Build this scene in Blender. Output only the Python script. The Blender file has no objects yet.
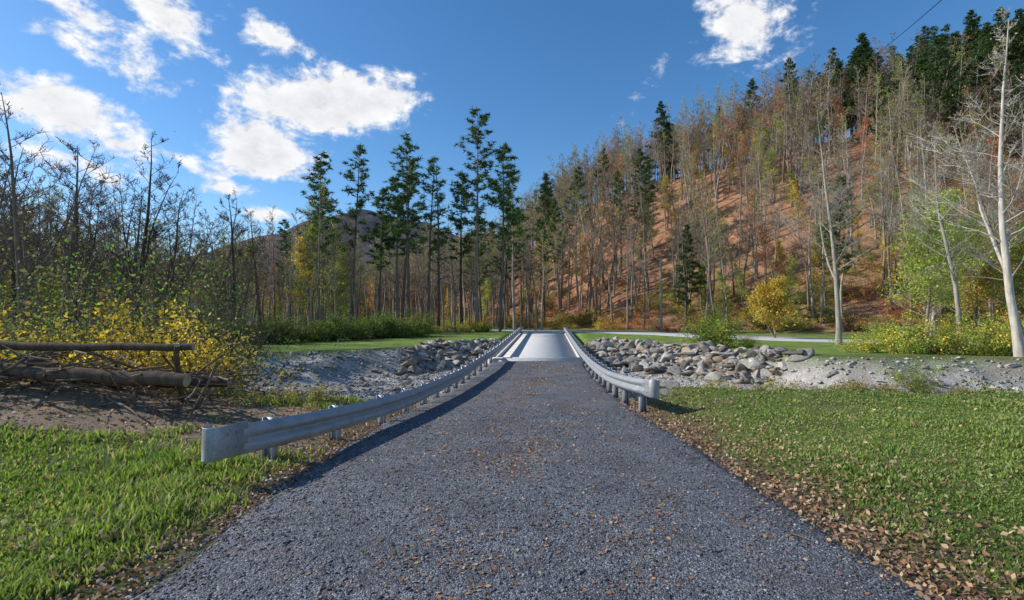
import bpy, math, random
import numpy as np
from mathutils import Vector
rng=np.random.default_rng(7); random.seed(7)
scene=bpy.context.scene
R=math.radians

# ---------------------------------------------------------------- helpers
def sm(t):
    t=np.clip(t,0,1); return t*t*(3-2*t)
_w=[(np.cos(a),np.sin(a),p) for a,p in zip(rng.uniform(0,6.28,24),rng.uniform(0,6.28,24))]
def wob(x,y,scale,n=8,off=0):
    s=0; 
    for i in range(n):
        c,d,p=_w[(i+off)%24]; f=scale*(0.6+0.35*i)
        s=s+np.sin((x*c+y*d)*f+p*3+off+1.3*np.sin((x*d-y*c)*f*0.7+p))/(1+0.25*i)
    return s/4.0
_yy=np.arange(-60,140,0.25)
_zz=np.interp(_yy,[-60,3,6,9.5,13,18,23,28,52,58,140],[0,0,-.04,-.2,-.40,-.58,-.64,-.58,.12,.26,.30])
_k=np.ones(13)/13; _zs=np.convolve(np.pad(_zz,6,mode='edge'),_k,'valid')
def ZR(y): return np.interp(y,_yy,_zs)
_xx=np.interp(_yy,[-60,-10,6,10,18,28,53,140],[-.3,0.05,.1,.14,.68,1.42,3.2,9.4])
_xs=np.convolve(np.pad(_xx,8,mode='edge'),np.ones(17)/17,'valid')
def XC(y): return np.interp(y,_yy,_xs)
def YN(x): return np.interp(x,[-60,-20,-8,-4,-1,3,8,12,30,60],[2,7,9.8,10.2,11.5,12.2,10.8,9.6,7,3])+0.4*np.sin(x*0.7)+.2*np.sin(x*1.9+1)
def YF(x): return np.interp(x,[-60,-30,-12,-9,-5,-2.5,3,8,11,14,25,60],[8,18,24,26.5,34,38,42,36,30,24,20,14])+0.6*np.sin(x*0.6+2)+.2*np.sin(x*2.3)
def FOOT(x): return np.interp(x,[-400,-100,-30,0,20,40,60,150],[300,170,108,82,64,48,38,20])
def HMAX(x): return np.interp(x,[-400,-60,-25,0,18,40,80,300],[0,0,5,17,31,35,42,50])
def H(x,y):
    x=np.asarray(x,float); y=np.asarray(y,float)
    zr=ZR(y); xc=XC(y); yn=YN(x); yf=YF(x)
    near=0.05*wob(x,y,.9)+.02*wob(x,y,3,off=5)
    nat=near+0.12*sm((x-3)/4)*sm((14-y)/4)
    nat=nat+0.55*np.exp(-(((x+8.0)/2.6)**2+((y-8.6)/1.6)**2))+0.12*wob(x,y,2.0,off=3)*sm((-x-4.4)/1.5)*sm((y-6)/1.5)*sm((13-y)/3)
    farw=sm((y-yf)/5)
    nat=nat*(1-farw)+farw*(-.12+.40*sm((y-32)/25)+.05*wob(x,y,.5,off=2))
    fs=np.interp(x,[-20,-8,-2,8,12,40],[5,6,9,9,4,4])
    s1=sm((y-yn)/3.2); s2=sm((yf-y)/fs)
    c=np.minimum(s1,s2)
    dep=np.interp(x,[-20,-3,3,10],[1.1,1.25,1.4,1.4])*c
    nat=nat-dep+c*(.07*wob(x,y,1.2,off=7)+.04*wob(x,y,4,off=1))
    th=yn+6.5+1.2*np.sin(x*.35)
    nat=nat-.25*np.exp(-((y-th)/1.3)**2)*c
    d=np.abs(x-xc); slope=1.0+np.abs(zr-nat)*1.7
    w=1-sm((d-2.45)/slope)
    ub=sm((y-28)/1)*(1-sm((y-51.2)/1))*(1-sm((d-2.7)/1.0))
    nat=nat*(1-ub)+np.minimum(nat,zr-.55)*ub
    act=1-sm((y-26.5)/2.5)*(1-sm((y-50.5)/2.5))
    z=nat*(1-w*act)+(zr-.05)*w*act
    foot=FOOT(x)
    z=z+HMAX(x)*sm((y-foot+4)/76)*(1+.06*wob(x,y,.06,off=4))+ sm((y-foot)/20)*.5*wob(x,y,.25,off=9)
    return z

class MB:
    def __init__(s): s.V=[];s.F=[];s.M=[];s.C=[];s.n=0
    def add(s,v,f,m=0,c=(1,1,1)):
        v=np.asarray(v,float).reshape(-1,3); f=np.asarray(f,int)
        s.V.append(v); s.F.append(f+s.n); s.M.append(np.full(len(f),m,int))
        c=np.asarray(c,float)
        if c.ndim==1: c=np.tile(c,(len(v),1))
        s.C.append(c); s.n+=len(v)
    def mesh(s,name,mats,smooth=False):
        V=np.concatenate(s.V); C=np.concatenate(s.C)
        me=bpy.data.meshes.new(name)
        me.vertices.add(len(V)); me.vertices.foreach_set('co',V.astype(np.float32).ravel())
        ln=[];li=[]
        for f in s.F:
            li.append(f.ravel()); ln.append(np.full(len(f),f.shape[1],int))
        li=np.concatenate(li); ln=np.concatenate(ln)
        me.loops.add(len(li)); me.loops.foreach_set('vertex_index',li.astype(np.int32))
        me.polygons.add(len(ln))
        st=np.concatenate([[0],np.cumsum(ln)[:-1]])
        me.polygons.foreach_set('loop_start',st.astype(np.int32))
        me.polygons.foreach_set('loop_total',ln.astype(np.int32))
        me.polygons.foreach_set('material_index',np.concatenate(s.M).astype(np.int32))
        if smooth: me.polygons.foreach_set('use_smooth',np.ones(len(ln),bool))
        a=me.color_attributes.new('Col','FLOAT_COLOR','POINT')
        a.data.foreach_set('color',np.hstack([C,np.ones((len(C),1))]).astype(np.float32).ravel())
        me.update(calc_edges=True)
        for m in mats: me.materials.append(m)
        return me
def obj(name,me,parent=None,loc=(0,0,0),rot=0,sc=1):
    o=bpy.data.objects.new(name,me); scene.collection.objects.link(o)
    o.location=loc; o.rotation_euler=(0,0,rot); o.scale=(sc,sc,sc) if np.isscalar(sc) else sc
    if parent: o.parent=parent
    return o
def tube(mb,pts,rad,sides=6,m=0,c=(1,1,1)):
    pts=np.asarray(pts,float); n=len(pts); rad=np.asarray(rad,float)
    t=np.gradient(pts,axis=0); t/=np.linalg.norm(t,axis=1)[:,None]+1e-9
    up=np.where(np.abs(t[:,2:3])>.9,np.array([[1,0,0]]),np.array([[0,0,1]])).astype(float)
    if abs(t[0,2])>.9: up[:]=[1,0,0]
    elif abs(t[:,2]).max()<.98: up[:]=[0,0,1]
    a=np.cross(t,up); a/=np.linalg.norm(a,axis=1)[:,None]+1e-9; b=np.cross(t,a)
    ang=np.arange(sides)/sides*2*np.pi
    v=pts[:,None]+rad[:,None,None]*(a[:,None]*np.cos(ang)[None,:,None]+b[:,None]*np.sin(ang)[None,:,None])
    i=np.arange(n-1)[:,None]*sides; j=np.arange(sides)[None]; k=(j+1)%sides
    f=np.stack([i+j,i+k,i+sides+k,i+sides+j],-1).reshape(-1,4)
    mb.add(v.reshape(-1,3),f,m,c)
def box(mb,c,s,m=0,col=(1,1,1),ax=None):
    v=np.array([[x,y,z] for x in(-.5,.5) for y in(-.5,.5) for z in(-.5,.5)])*np.array(s)
    if ax is not None:
        ca,sa=math.cos(ax),math.sin(ax); v=v@np.array([[ca,sa,0],[-sa,ca,0],[0,0,1]])
    f=[[0,1,3,2],[4,6,7,5],[0,4,5,1],[2,3,7,6],[0,2,6,4],[1,5,7,3]]
    mb.add(v+np.array(c),f,m,col)
def leafq(mb,cen,size,r,m=1,col=(1,1,1),var=.25,flat=0,aspect=.6):
    n=len(cen)
    if n==0: return
    a=r.normal(size=(n,3)); 
    if flat: a[:,2]*=flat
    a/=np.linalg.norm(a,axis=1)[:,None]
    b=r.normal(size=(n,3)); 
    if flat: b[:,2]*=flat
    b-=a*(a*b).sum(1)[:,None]; b/=np.linalg.norm(b,axis=1)[:,None]
    s=(size*r.uniform(.6,1.3,n))[:,None]
    v=np.stack([cen-a*s*.5,cen+b*s*.5*aspect,cen+a*s*.5,cen-b*s*.5*aspect],1).reshape(-1,3)
    f=np.arange(n*4).reshape(-1,4)
    col=np.asarray(col,float)
    if col.ndim==1: col=np.tile(col,(n,1))
    cc=col*(1+var*r.uniform(-1,1,(n,1)))*(1+.1*r.uniform(-1,1,(n,3)))
    mb.add(v,f,m,np.repeat(cc,4,0))

# ---------------------------------------------------------------- materials
def newmat(name):
    m=bpy.data.materials.new(name); m.use_nodes=True; nt=m.node_tree; nt.nodes.clear()
    return m,nt
class N:
    def __init__(s,nt): s.nt=nt
    def n(s,t,**k):
        x=s.nt.nodes.new(t)
        for a,b in k.items(): setattr(x,a,b)
        return x
    def l(s,a,b): s.nt.links.new(a,b)
    def set(s,inp,v):
        if isinstance(v,bpy.types.NodeSocket): s.l(v,inp)
        else: inp.default_value=v
    def m(s,op,a,b=0,c=0,clamp=False):
        x=s.n('ShaderNodeMath',operation=op,use_clamp=clamp)
        s.set(x.inputs[0],a); s.set(x.inputs[1],b); s.set(x.inputs[2],c); return x.outputs[0]
    def mix(s,f,a,b,mode='MIX'):
        x=s.n('ShaderNodeMix',data_type='RGBA',blend_type=mode)
        s.set(x.inputs[0],f); s.set(x.inputs[6],a if not isinstance(a,tuple) else a+(1,)*(4-len(a))); s.set(x.inputs[7],b if not isinstance(b,tuple) else b+(1,)*(4-len(b))); return x.outputs[2]
    def noise(s,vec,scale,detail=4,rough=.6,dist=0):
        x=s.n('ShaderNodeTexNoise'); s.l(vec,x.inputs['Vector']); x.inputs['Scale'].default_value=scale
        x.inputs['Detail'].default_value=detail; x.inputs['Roughness'].default_value=rough; x.inputs['Distortion'].default_value=dist
        return x.outputs['Fac']
    def vor(s,vec,scale):
        x=s.n('ShaderNodeTexVoronoi'); s.l(vec,x.inputs['Vector']); x.inputs['Scale'].default_value=scale; return x
    def ramp(s,f,stops):
        x=s.n('ShaderNodeValToRGB'); s.l(f,x.inputs[0]); e=x.color_ramp.elements
        while len(e)<len(stops): e.new(.5)
        for i,(p,c) in enumerate(stops): e[i].position=p; e[i].color=tuple(c)+(1,) if len(c)==3 else c
        return x.outputs[0]
    def out(s,col,rough=.9,bump=None,bs=.5,bd=.02,metal=0,spec=.3):
        p=s.n('ShaderNodeBsdfPrincipled'); s.set(p.inputs['Base Color'],col if not isinstance(col,tuple) else col+(1,))
        s.set(p.inputs['Roughness'],rough); s.set(p.inputs['Metallic'],metal); p.inputs['Specular IOR Level'].default_value=spec
        if bump is not None:
            b=s.n('ShaderNodeBump'); b.inputs['Strength'].default_value=bs; b.inputs['Distance'].default_value=bd
            s.l(bump,b.inputs['Height']); s.l(b.outputs[0],p.inputs['Normal'])
        o=s.n('ShaderNodeOutputMaterial'); s.l(p.outputs[0],o.inputs[0]); return p
    def pos(s):
        return s.n('ShaderNodeNewGeometry').outputs['Position']
    def objc(s): return s.n('ShaderNodeTexCoord').outputs['Object']
    def col(s):
        x=s.n('ShaderNodeAttribute'); x.attribute_name='Col'; return x.outputs['Color']

def gray(f): return (f,f,f)
mg,nt=newmat('ground_mat'); n=N(nt); P=n.pos(); c=n.col()
a=n.ramp(n.noise(P,.7,5),[(.3,gray(.7)),(.7,gray(1.35))])
b=n.ramp(n.noise(P,14,5,.75),[(.25,gray(.45)),(.75,gray(1.6))])
d=n.ramp(n.noise(P,70,3,.7),[(.3,gray(.6)),(.7,gray(1.4))])
e=n.ramp(n.noise(P,2.6,8,.8),[(.3,gray(.6)),(.7,gray(1.4))])
x=n.mix(1.0,c,a,'MULTIPLY'); x=n.mix(1.0,x,b,'MULTIPLY'); x=n.mix(.7,x,d,'MULTIPLY'); x=n.mix(.6,x,e,'MULTIPLY')
n.out(x,.95,n.m('ADD',n.noise(P,12,6,.8),n.noise(P,55,3)),1,.05,spec=.1)
mr,nt=newmat('gravel_road_mat'); n=N(nt); P=n.pos()
v=n.vor(P,90); v2=n.vor(P,42)
c1=n.n('ShaderNodeSeparateColor'); n.l(v.outputs['Color'],c1.inputs[0])
c2=n.n('ShaderNodeSeparateColor'); n.l(v2.outputs['Color'],c2.inputs[0])
g1=n.ramp(c1.outputs[0],[(0,(.04,.043,.05)),(.5,(.10,.106,.12)),(.82,(.19,.198,.215)),(1,(.43,.44,.45))])
g2=n.ramp(c2.outputs[1],[(0,(.045,.049,.057)),(.6,(.105,.111,.125)),(1,(.25,.257,.27))])
x=n.mix(.4,g1,g2)
lar=n.ramp(n.noise(P,1.3,6,.65),[(.3,gray(.75)),(.7,gray(1.3))]); x=n.mix(1,x,lar,'MULTIPLY')
rust=n.ramp(n.noise(P,4,8,.8,.5),[(.52,(0,0,0)),(.72,(.5,.5,.5))]); x=n.mix(rust,x,(.20,.125,.085))
hgt=n.m('ADD',n.m('MULTIPLY',v.outputs['Distance'],-1),n.m('MULTIPLY',v2.outputs['Distance'],-.6))
n.out(x,.85,hgt,1,.009,spec=.2)
ms,nt=newmat('stone_mat'); n=N(nt); P=n.pos(); c=n.col()
x=n.mix(1,c,n.ramp(n.noise(P,9,6,.7),[(.3,gray(.5)),(.7,gray(1.3))]),'MULTIPLY')
n.out(x,.9,n.noise(P,14,6,.7),.8,.04,spec=.2)
def bark(name,c1,c2,sc=6):
    m,nt=newmat(name); n=N(nt); P=n.objc()
    mp=n.n('ShaderNodeMapping'); n.l(P,mp.inputs[0]); mp.inputs['Scale'].default_value=(1,1,.25)
    f=n.noise(mp.outputs[0],sc,6,.7); x=n.ramp(f,[(.3,c1),(.7,c2)])
    oi=n.n('ShaderNodeObjectInfo'); k=n.ramp(oi.outputs['Random'],[(0,gray(.55)),(1,gray(1.35))])
    x=n.mix(1,x,k,'MULTIPLY'); n.out(x,.9,f,.6,.03,spec=.1); return m
mb_grey=bark('bark_grey',(.16,.125,.10),(.40,.335,.275))
mb_mid=bark('bark_mid',(.07,.055,.045),(.2,.155,.12))
mb_dark=bark('bark_dark',(.04,.032,.026),(.13,.10,.08))
mb_pale=bark('bark_pale',(.24,.21,.175),(.58,.53,.45))
mb_log=bark('bark_log',(.07,.048,.035),(.22,.16,.115),9)
def leafmat(name,trans=.4,rand=.35):
    m,nt=newmat(name); n=N(nt); c=n.col()
    oi=n.n('ShaderNodeObjectInfo')
    k=n.ramp(oi.outputs['Random'],[(0,gray(1-rand)),(1,gray(1+rand))]); x=n.mix(1,c,k,'MULTIPLY')
    d=n.n('ShaderNodeBsdfPrincipled'); n.l(x,d.inputs['Base Color']); d.inputs['Roughness'].default_value=.6; d.inputs['Specular IOR Level'].default_value=.2
    t=n.n('ShaderNodeBsdfTranslucent'); x2=n.mix(1,x,(1.3,1.4,.7),'MULTIPLY'); n.l(x2,t.inputs[0])
    s=n.n('ShaderNodeMixShader'); s.inputs[0].default_value=trans; n.l(d.outputs[0],s.inputs[1]); n.l(t.outputs[0],s.inputs[2])
    o=n.n('ShaderNodeOutputMaterial'); n.l(s.outputs[0],o.inputs[0]); return m
ml=leafmat('leaf_mat'); mneedle=leafmat('needle_mat',.25,.3); mgrass=leafmat('grass_blade_mat',.42,0)
mdry=leafmat('dry_leaf_mat',.15,0)
mm,nt=newmat('galvanized_steel'); n=N(nt); P=n.objc()
f=n.noise(P,5,5,.6); x=n.ramp(f,[(.3,(.29,.30,.32)),(.7,(.41,.42,.435))])
x=n.mix(1,x,n.ramp(n.noise(P,40,4),[(.3,gray(.8)),(.7,gray(1.1))]),'MULTIPLY')
n.out(x,n.ramp(f,[(.2,gray(.48)),(.8,gray(.62))]),f,.1,.01,metal=.35,spec=.5)
mc,nt=newmat('concrete'); n=N(nt); P=n.pos()
x=n.ramp(n.noise(P,2.5,8,.7),[(.3,(.48,.465,.44)),(.7,(.66,.645,.61))])
n.out(x,.9,n.noise(P,60,4),.3,.005)
mw,nt=newmat('stream_water'); n=N(nt); P=n.pos()
n.out((.05,.06,.05),.08,n.noise(P,6,5,.6),.5,.05,spec=.6)
mwood,nt=newmat('weathered_wood'); n=N(nt); P=n.objc()
n.out(n.ramp(n.noise(P,8,5),[(.3,(.25,.19,.12)),(.7,(.45,.36,.25))]),.9)
mcab,nt=newmat('cable'); n=N(nt); n.out((.02,.02,.02),.6)
mdr,nt=newmat('distant_hill_mat'); n=N(nt); P=n.pos()
x=n.ramp(n.noise(P,.03,8,.8),[(.3,(.10,.12,.15)),(.5,(.16,.15,.17)),(.7,(.2,.165,.165))])
n.out(x,1,n.noise(P,.08,6,.8),1,12,spec=0)

# ---------------------------------------------------------------- ground
Nx,Ny=620,620
tx=np.linspace(-1,1,Nx); A=9.0; B=math.asinh(1400/A)
gx=A*np.sinh(B*tx)+0.0; gy=A*np.sinh(B*tx)+14
X,Y=np.meshgrid(gx,gy); Z=H(X,Y)
c=np.zeros(X.shape+(3,))
def lay(w,col):
    global c
    w=np.clip(w,0,1)[...,None]; c=c*(1-w)+np.array(col)*w
nz=wob(X,Y,1.1,off=11); nz2=wob(X,Y,3.3,off=6)
lay(np.ones_like(X),(.13,.175,.045))
lay(sm((nz+nz2*.6-.05)/.8)*.85,(.20,.165,.09))
yn=YN(X); yf=YF(X); xc=XC(Y); dd=np.abs(X-xc)
s=np.minimum(sm((Y-yn+.3)/2.0),sm((yf-Y-0.0)/3.0)); lay(s*1.4,(.46,.43,.39))
lay(np.clip(s*1.4,0,1)*sm((nz+.4*nz2-.1)/.5)*.6,(.32,.28,.22))
lay(sm((3.8+.4*nz-dd)/.8)*sm((Y-11)/2)*sm((56-Y)/3),(.30,.28,.25))
lay(sm((3.15+.5*nz+.25*nz2-dd)/.6)*sm((14-Y)/2),(.19,.14,.095))
dm=np.exp(-(((X+7.2)/3.6)**2+((Y-8.4)/1.9)**2)); lay(sm((dm+.25*nz+.15*nz2-.3)/.25),(.33,.25,.175))
dm=np.exp(-(((X+3.6)/1.2)**2+((Y-7.6)/2.2)**2)); lay(sm((dm+.25*nz2-.35)/.3)*.8,(.30,.23,.16))
ff=FOOT(X)
lay(sm((Y-yf-.5)/2)*sm((ff-6-Y)/6),(.18,.26,.06))
lay(sm((Y-yf-1)/3)*sm((nz+.1)/.6)*.35,(.27,.28,.08))
lf=sm((-X-8-.25*Y+20)/6)*sm((Y-yf-12)/8); lay(lf*.6*sm((.5+nz)/.6),(.2,.18,.07))
lay(sm((Y-ff+4+3*nz)/6),(.38,.20,.115))
h2=wob(X,Y,.12,off=13); h3=wob(X,Y,.45,off=16)
lay(sm((Y-ff)/6)*sm((h2-.1)/.5)*.6,(.46,.22,.11))
lay(sm((Y-ff)/6)*sm((h3-.1)/.5)*.5,(.26,.165,.10))
lay(sm((Y-ff)/6)*sm((-h2-.2)/.5)*.5*sm((40-(Y-ff))/20),(.26,.26,.09))
mb=MB(); idx=np.arange(Nx*Ny).reshape(Ny,Nx)
f=np.stack([idx[:-1,:-1],idx[:-1,1:],idx[1:,1:],idx[1:,:-1]],-1).reshape(-1,4)
mb.add(np.stack([X,Y,Z],-1).reshape(-1,3),f,0,c.reshape(-1,3))
obj('ground',mb.mesh('ground',[mg],True))

# ---------------------------------------------------------------- roads
ys=np.concatenate([np.arange(-12,28.01,.2)]); us=np.array([-1,-.97,-.9,-.7,-.4,0,.4,.7,.9,.97,1.0])
def strip(ys,xcf,zf,hw,name,mat,edge=.12,lift=.012):
    mb=MB(); V=[]
    for y in ys:
        for u in us:
            e=edge*float(wob(y*1.0,u*3,2.2,off=4)) if abs(u)>.95 else 0
            zz=zf(y)+lift+.03*(1-u*u)-(.10 if abs(u)==1 else (.035 if abs(u)>.96 else 0))
            V.append((xcf(y)+u*(hw+e),y,zz))
    k=len(us); i=np.arange(len(ys)-1)[:,None]*k; j=np.arange(k-1)[None]
    f=np.stack([i+j,i+j+1,i+k+j+1,i+k+j],-1).reshape(-1,4)
    mb.add(V,f); return obj(name,mb.mesh(name,[mat],True))
mrd,nt=newmat('valley_road_mat'); n=N(nt); P=n.pos(); n.out(n.ramp(n.noise(P,3,6,.7),[(.3,(.38,.37,.355)),(.7,(.50,.49,.47))]),.9,spec=.2)
strip(ys,XC,ZR,2.4,'gravel_driveway',mr)
strip(np.arange(52,66,.3),XC,ZR,2.2,'gravel_driveway',mrd)
pts=np.array([(75,18),(50,26.5),(35,33.5),(21,43.5),(6,61),(-12,72),(-40,86)],float)
t=np.linspace(0,len(pts)-1,120); px=np.interp(t,range(len(pts)),pts[:,0]); py=np.interp(t,range(len(pts)),pts[:,1])
ker=np.ones(11)/11; px=np.convolve(np.pad(px,5,mode='edge'),ker,'valid'); py=np.convolve(np.pad(py,5,mode='edge'),ker,'valid')
dx=np.gradient(px);dy=np.gradient(py);L=np.hypot(dx,dy);nx,ny=-dy/L,dx/L
V=[]
for i in range(120):
    zc=max(H(px[i]+k*nx[i],py[i]+k*ny[i]) for k in(-2.5,0,2.5))+.06
    for k in(-3.2,-2.8,0,2.8,3.2): V.append((px[i]+k*nx[i],py[i]+k*ny[i],zc-(.5 if abs(k)==3.2 else 0)))
i=np.arange(119)[:,None]*5;j=np.arange(4)[None]
mb=MB();mb.add(V,np.stack([i+j,i+j+1,i+6+j,i+5+j],-1).reshape(-1,4));
obj('valley_road',mb.mesh('valley_road',[mrd]))
mb=MB(); V=[];xs=np.linspace(-40,50,120)
for x in xs:
    yc=YN(x)+6.5+1.2*math.sin(x*.35)
    V+= [(x,yc-2.6,-1.53 if x>0 else -1.30),(x,yc+2.6,-1.53 if x>0 else -1.30)]
i=np.arange(119)*2; mb.add(V,np.stack([i,i+2,i+3,i+1],-1)); obj('stream_water',mb.mesh('stream',[mw]))

# ---------------------------------------------------------------- bridge
br=bpy.data.objects.new('concrete_bridge',None); scene.collection.objects.link(br)
def prism(path,prof,mb,m=0):
    V=[];k=len(prof)
    for (x,y,z) in path:
        for a,b in prof: V.append((x+a,y-a*.07,z+b))
    i=np.arange(len(path)-1)[:,None]*k;j=np.arange(k)[None];q=(j+1)%k
    mb.add(V,np.stack([i+j,i+q,i+k+q,i+k+j],-1).reshape(-1,4),m)
    mb.add([V[a] for a in range(k)],[list(range(k))],m); mb.add(V[-k:],[list(range(k))[::-1]],m)
path=[(float(XC(y)),y,float(ZR(y))) for y in np.arange(28,52.01,.5)]
mb=MB(); prism(path,[(-2.35,-.3),(2.35,-.3),(2.35,.045),(-2.35,.045)],mb); obj('deck',mb.mesh('deck',[mc]),br)
for sgn in(-1,1):
    mb=MB(); prism(path,[(sgn*2.16,.049),(sgn*2.34,.049),(sgn*2.34,.15),(sgn*2.18,.15)],mb); obj('curb',mb.mesh('curb',[mc]),br)
for a in(-1.6,0,1.6):
    mb=MB(); prism(path,[(a-.2,-.9),(a+.2,-.9),(a+.2,-.304),(a-.2,-.304)],mb); obj('girder',mb.mesh('girder',[mm]),br)
for y,sg in((27.6,1),(52.4,-1)):
    mb=MB(); box(mb,(float(XC(y)),y-sg*.3,-1.4),(5.4,.6,2.0 if sg>0 else 2.5)); obj('abutment',mb.mesh('abutment',[mc]),br)

# ---------------------------------------------------------------- guardrails
prof=[(.0,0),(.012,.012),(.075,.05),(.082,.078),(.075,.105),(.012,.135),(.0,.156),(.012,.177),(.075,.207),(.082,.234),(.075,.262),(.012,.30),(0,.312)]
def guardrail(P3,side,name,termlen=.5,ax=.35):
    P3=np.array(P3,float)
    d=np.concatenate([[0],np.cumsum(np.hypot(np.diff(P3[:,0]),np.diff(P3[:,1])))])
    s=np.arange(0,d[-1],.2); 
    path=np.stack([np.interp(s,d,P3[:,k]) for k in range(3)],1)
    kk=np.ones(9)/9
    for k in range(3):
        pd=np.concatenate([2*path[0,k]-path[4:0:-1,k],path[:,k],2*path[-1,k]-path[-2:-6:-1,k]]); path[:,k]=np.convolve(pd,kk,'valid')
    T=np.gradient(path[:,:2],axis=0);T/=np.linalg.norm(T,axis=1)[:,None]
    Nn=np.stack([T[:,1],-T[:,0]],1)*side
    root=bpy.data.objects.new(name,None); scene.collection.objects.link(root)
    mb=MB();V=[];k=len(prof)
    for i in range(len(path)):
        fl=np.clip((s[i]-termlen*.5)/.45,0,1)
        for a,b in prof:
            a2=a*fl+.03*(1-fl)
            V.append((path[i,0]+Nn[i,0]*a2,path[i,1]+Nn[i,1]*a2,path[i,2]-.312+b))
    i=np.arange(len(path)-1)[:,None]*k;j=np.arange(k-1)[None]
    mb.add(V,np.stack([i+j,i+j+1,i+k+j+1,i+k+j],-1).reshape(-1,4)); 
    me=mb.mesh('beam',[mm],True); o=obj('beam',me,root); so=o.modifiers.new('s','SOLIDIFY'); so.thickness=.006
    mb=MB();V=[];p=path[0];t0=T[0];n0=Nn[0];rr=.10
    arc=[(ax,.043),(0,.045)]
    for q in np.linspace(0.1,math.pi*1.2,14): arc.append((-math.sin(q)*rr,.045-rr+math.cos(q)*rr))
    for a,b in arc:
        for z in(-.322,-.314,.0,.008): 
            off=.008 if z in(-.322,.008) else 0
            V.append((p[0]+t0[0]*a+n0[0]*(b-off),p[1]+t0[1]*a+n0[1]*(b-off),p[2]+z))
    m_=len(arc);i=np.arange(m_-1)[:,None]*4;j=np.arange(3)[None]
    mb.add(V,np.stack([i+j,i+j+1,i+5+j,i+4+j],-1).reshape(-1,4))
    for a in(.08,.2):
        for z in(-.08,-.23): box(mb,(p[0]+t0[0]*a+n0[0]*.05,p[1]+t0[1]*a+n0[1]*.05,p[2]+z),(.022,.022,.022))
    o=obj('end_terminal',mb.mesh('end_terminal',[mm],True),root); so=o.modifiers.new('s','SOLIDIFY'); so.thickness=.005
    mb=MB(); ps=1.0
    while ps<s[-1]-.2:
        i=int(ps/.2); p=path[i];ang=math.atan2(T[i,1],T[i,0]); nn=Nn[i]
        onb=27.8<p[1]<52
        zb=float(ZR(p[1]))-.25 if onb else float(H(p[0]-nn[0]*.25,p[1]))-.3
        zt=p[2]-.01
        def bx(off,w,dpt,z0,z1):
            box(mb,(p[0]-nn[0]*off,p[1]-nn[1]*off,(z0+z1)/2),(w,dpt,z1-z0),0,(1,1,1),ang)
        bx(.075,.10,.14,p[2]-.33,p[2]-.03)
        bx(.155,.11,.008,zb,zt); bx(.285,.11,.008,zb,zt); bx(.22,.008,.118,zb,zt-.002)
        for zz in(-.235,-.08):
            box(mb,(p[0]+nn[0]*.006,p[1]+nn[1]*.006,p[2]+zz+.002),(.03,.03,.03),0,(1,1,1),ang)
        ps+=1.5 if p[1]<20 else 1.95
    obj('posts',mb.mesh('posts',[mm]),root)
    return root
def brl(y,o): return (float(XC(y))+o,y,float(ZR(y))+.72)
L=[(-2.93,5.15,.53),(-2.72,5.9,.46),(-2.46,7.0,.40),(-2.2,8.3,.32),(-1.98,9.8,.26),(-1.9,11.3,.19),(-1.78,13,.14),(-1.6,16,.06),(-1.46,19,.04)]+[brl(y,-2.22) for y in np.arange(23,58,1.)]
Rr=[(2.62,9.7,.47),(2.52,10.3,.44),(2.44,11.2,.40),(2.44,12.4,.34),(2.55,14,.26),(2.75,16.5,.18),(2.95,19,.12)]+[brl(y,2.22) for y in np.arange(23,58,1.)]
guardrail(L,1,'guardrail'); guardrail(Rr,-1,'guardrail',.3,.2)

# ---------------------------------------------------------------- rocks
import bmesh
bm=bmesh.new(); bmesh.ops.create_icosphere(bm,subdivisions=3,radius=1)
iv=np.array([v.co[:] for v in bm.verts]); ifc=np.array([[v.index for v in f.verts] for f in bm.faces]); bm.free()
rocks=[]
for k in range(14):
    v=iv.copy()
    for q in range(9):
        nrm=rng.normal(size=3);nrm/=np.linalg.norm(nrm);dpl=rng.uniform(.22,.6)
        e=v@nrm-dpl; v-=np.where(e>0,e,0)[:,None]*nrm
    v+=rng.normal(0,.012,v.shape)
    v*=np.array([rng.uniform(1.1,1.8),rng.uniform(.8,1.2),rng.uniform(.5,.85)])*1.4; rocks.append(v)
ov=np.array([[1,0,0],[0,1,0],[-1,0,0],[0,-1,0],[0,0,1],[0,0,-1]],float); of=np.array([[0,1,4],[1,2,4],[2,3,4],[3,0,4],[1,0,5],[2,1,5],[3,2,5],[0,3,5]])
def scat_rocks(name,xs,ys,sz,cols,sink=.15):
    mb=MB(); zs=H(xs,ys)
    for x,y,z,s in zip(xs,ys,zs,sz):
        th=rng.uniform(0,6.28); Rz=np.array([[math.cos(th),-math.sin(th),0],[math.sin(th),math.cos(th),0],[0,0,1]])
        tl=rng.normal(0,.5); Rx=np.array([[1,0,0],[0,math.cos(tl),-math.sin(tl)],[0,math.sin(tl),math.cos(tl)]])
        v=rocks[rng.integers(14)]@Rx.T@Rz.T*s+np.array([x,y,z+s*(.4-sink)])
        cc=np.array(cols[rng.integers(len(cols))])*rng.uniform(.55,1.2)
        mb.add(v,ifc,0,cc)
    return obj(name,mb.mesh(name,[ms]))
GC=[(.37,.33,.28),(.29,.265,.235),(.44,.40,.34),(.21,.195,.175),(.38,.29,.2),(.5,.46,.40)]
def region(n,x0,x1,y0,y1,fn):
    xs=rng.uniform(x0,x1,n*4);ys=rng.uniform(y0,y1,n*4);k=fn(xs,ys);xs,ys=xs[k][:n],ys[k][:n];return xs,ys
xs,ys=region(850,3.9,13.5,24,38,lambda x,y:(y<YF(x)+.3)&(y>YF(x)-9+.5*(x-4)*.6))
scat_rocks('riprap_rocks',xs,ys,.10+.30*rng.random(len(xs))**1.9,GC)
xs,ys=region(560,-6,.6,26,42,lambda x,y:(y<YF(x)+.2)&(y>YF(x)-7)&(x<XC(y)-2.6))
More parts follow.
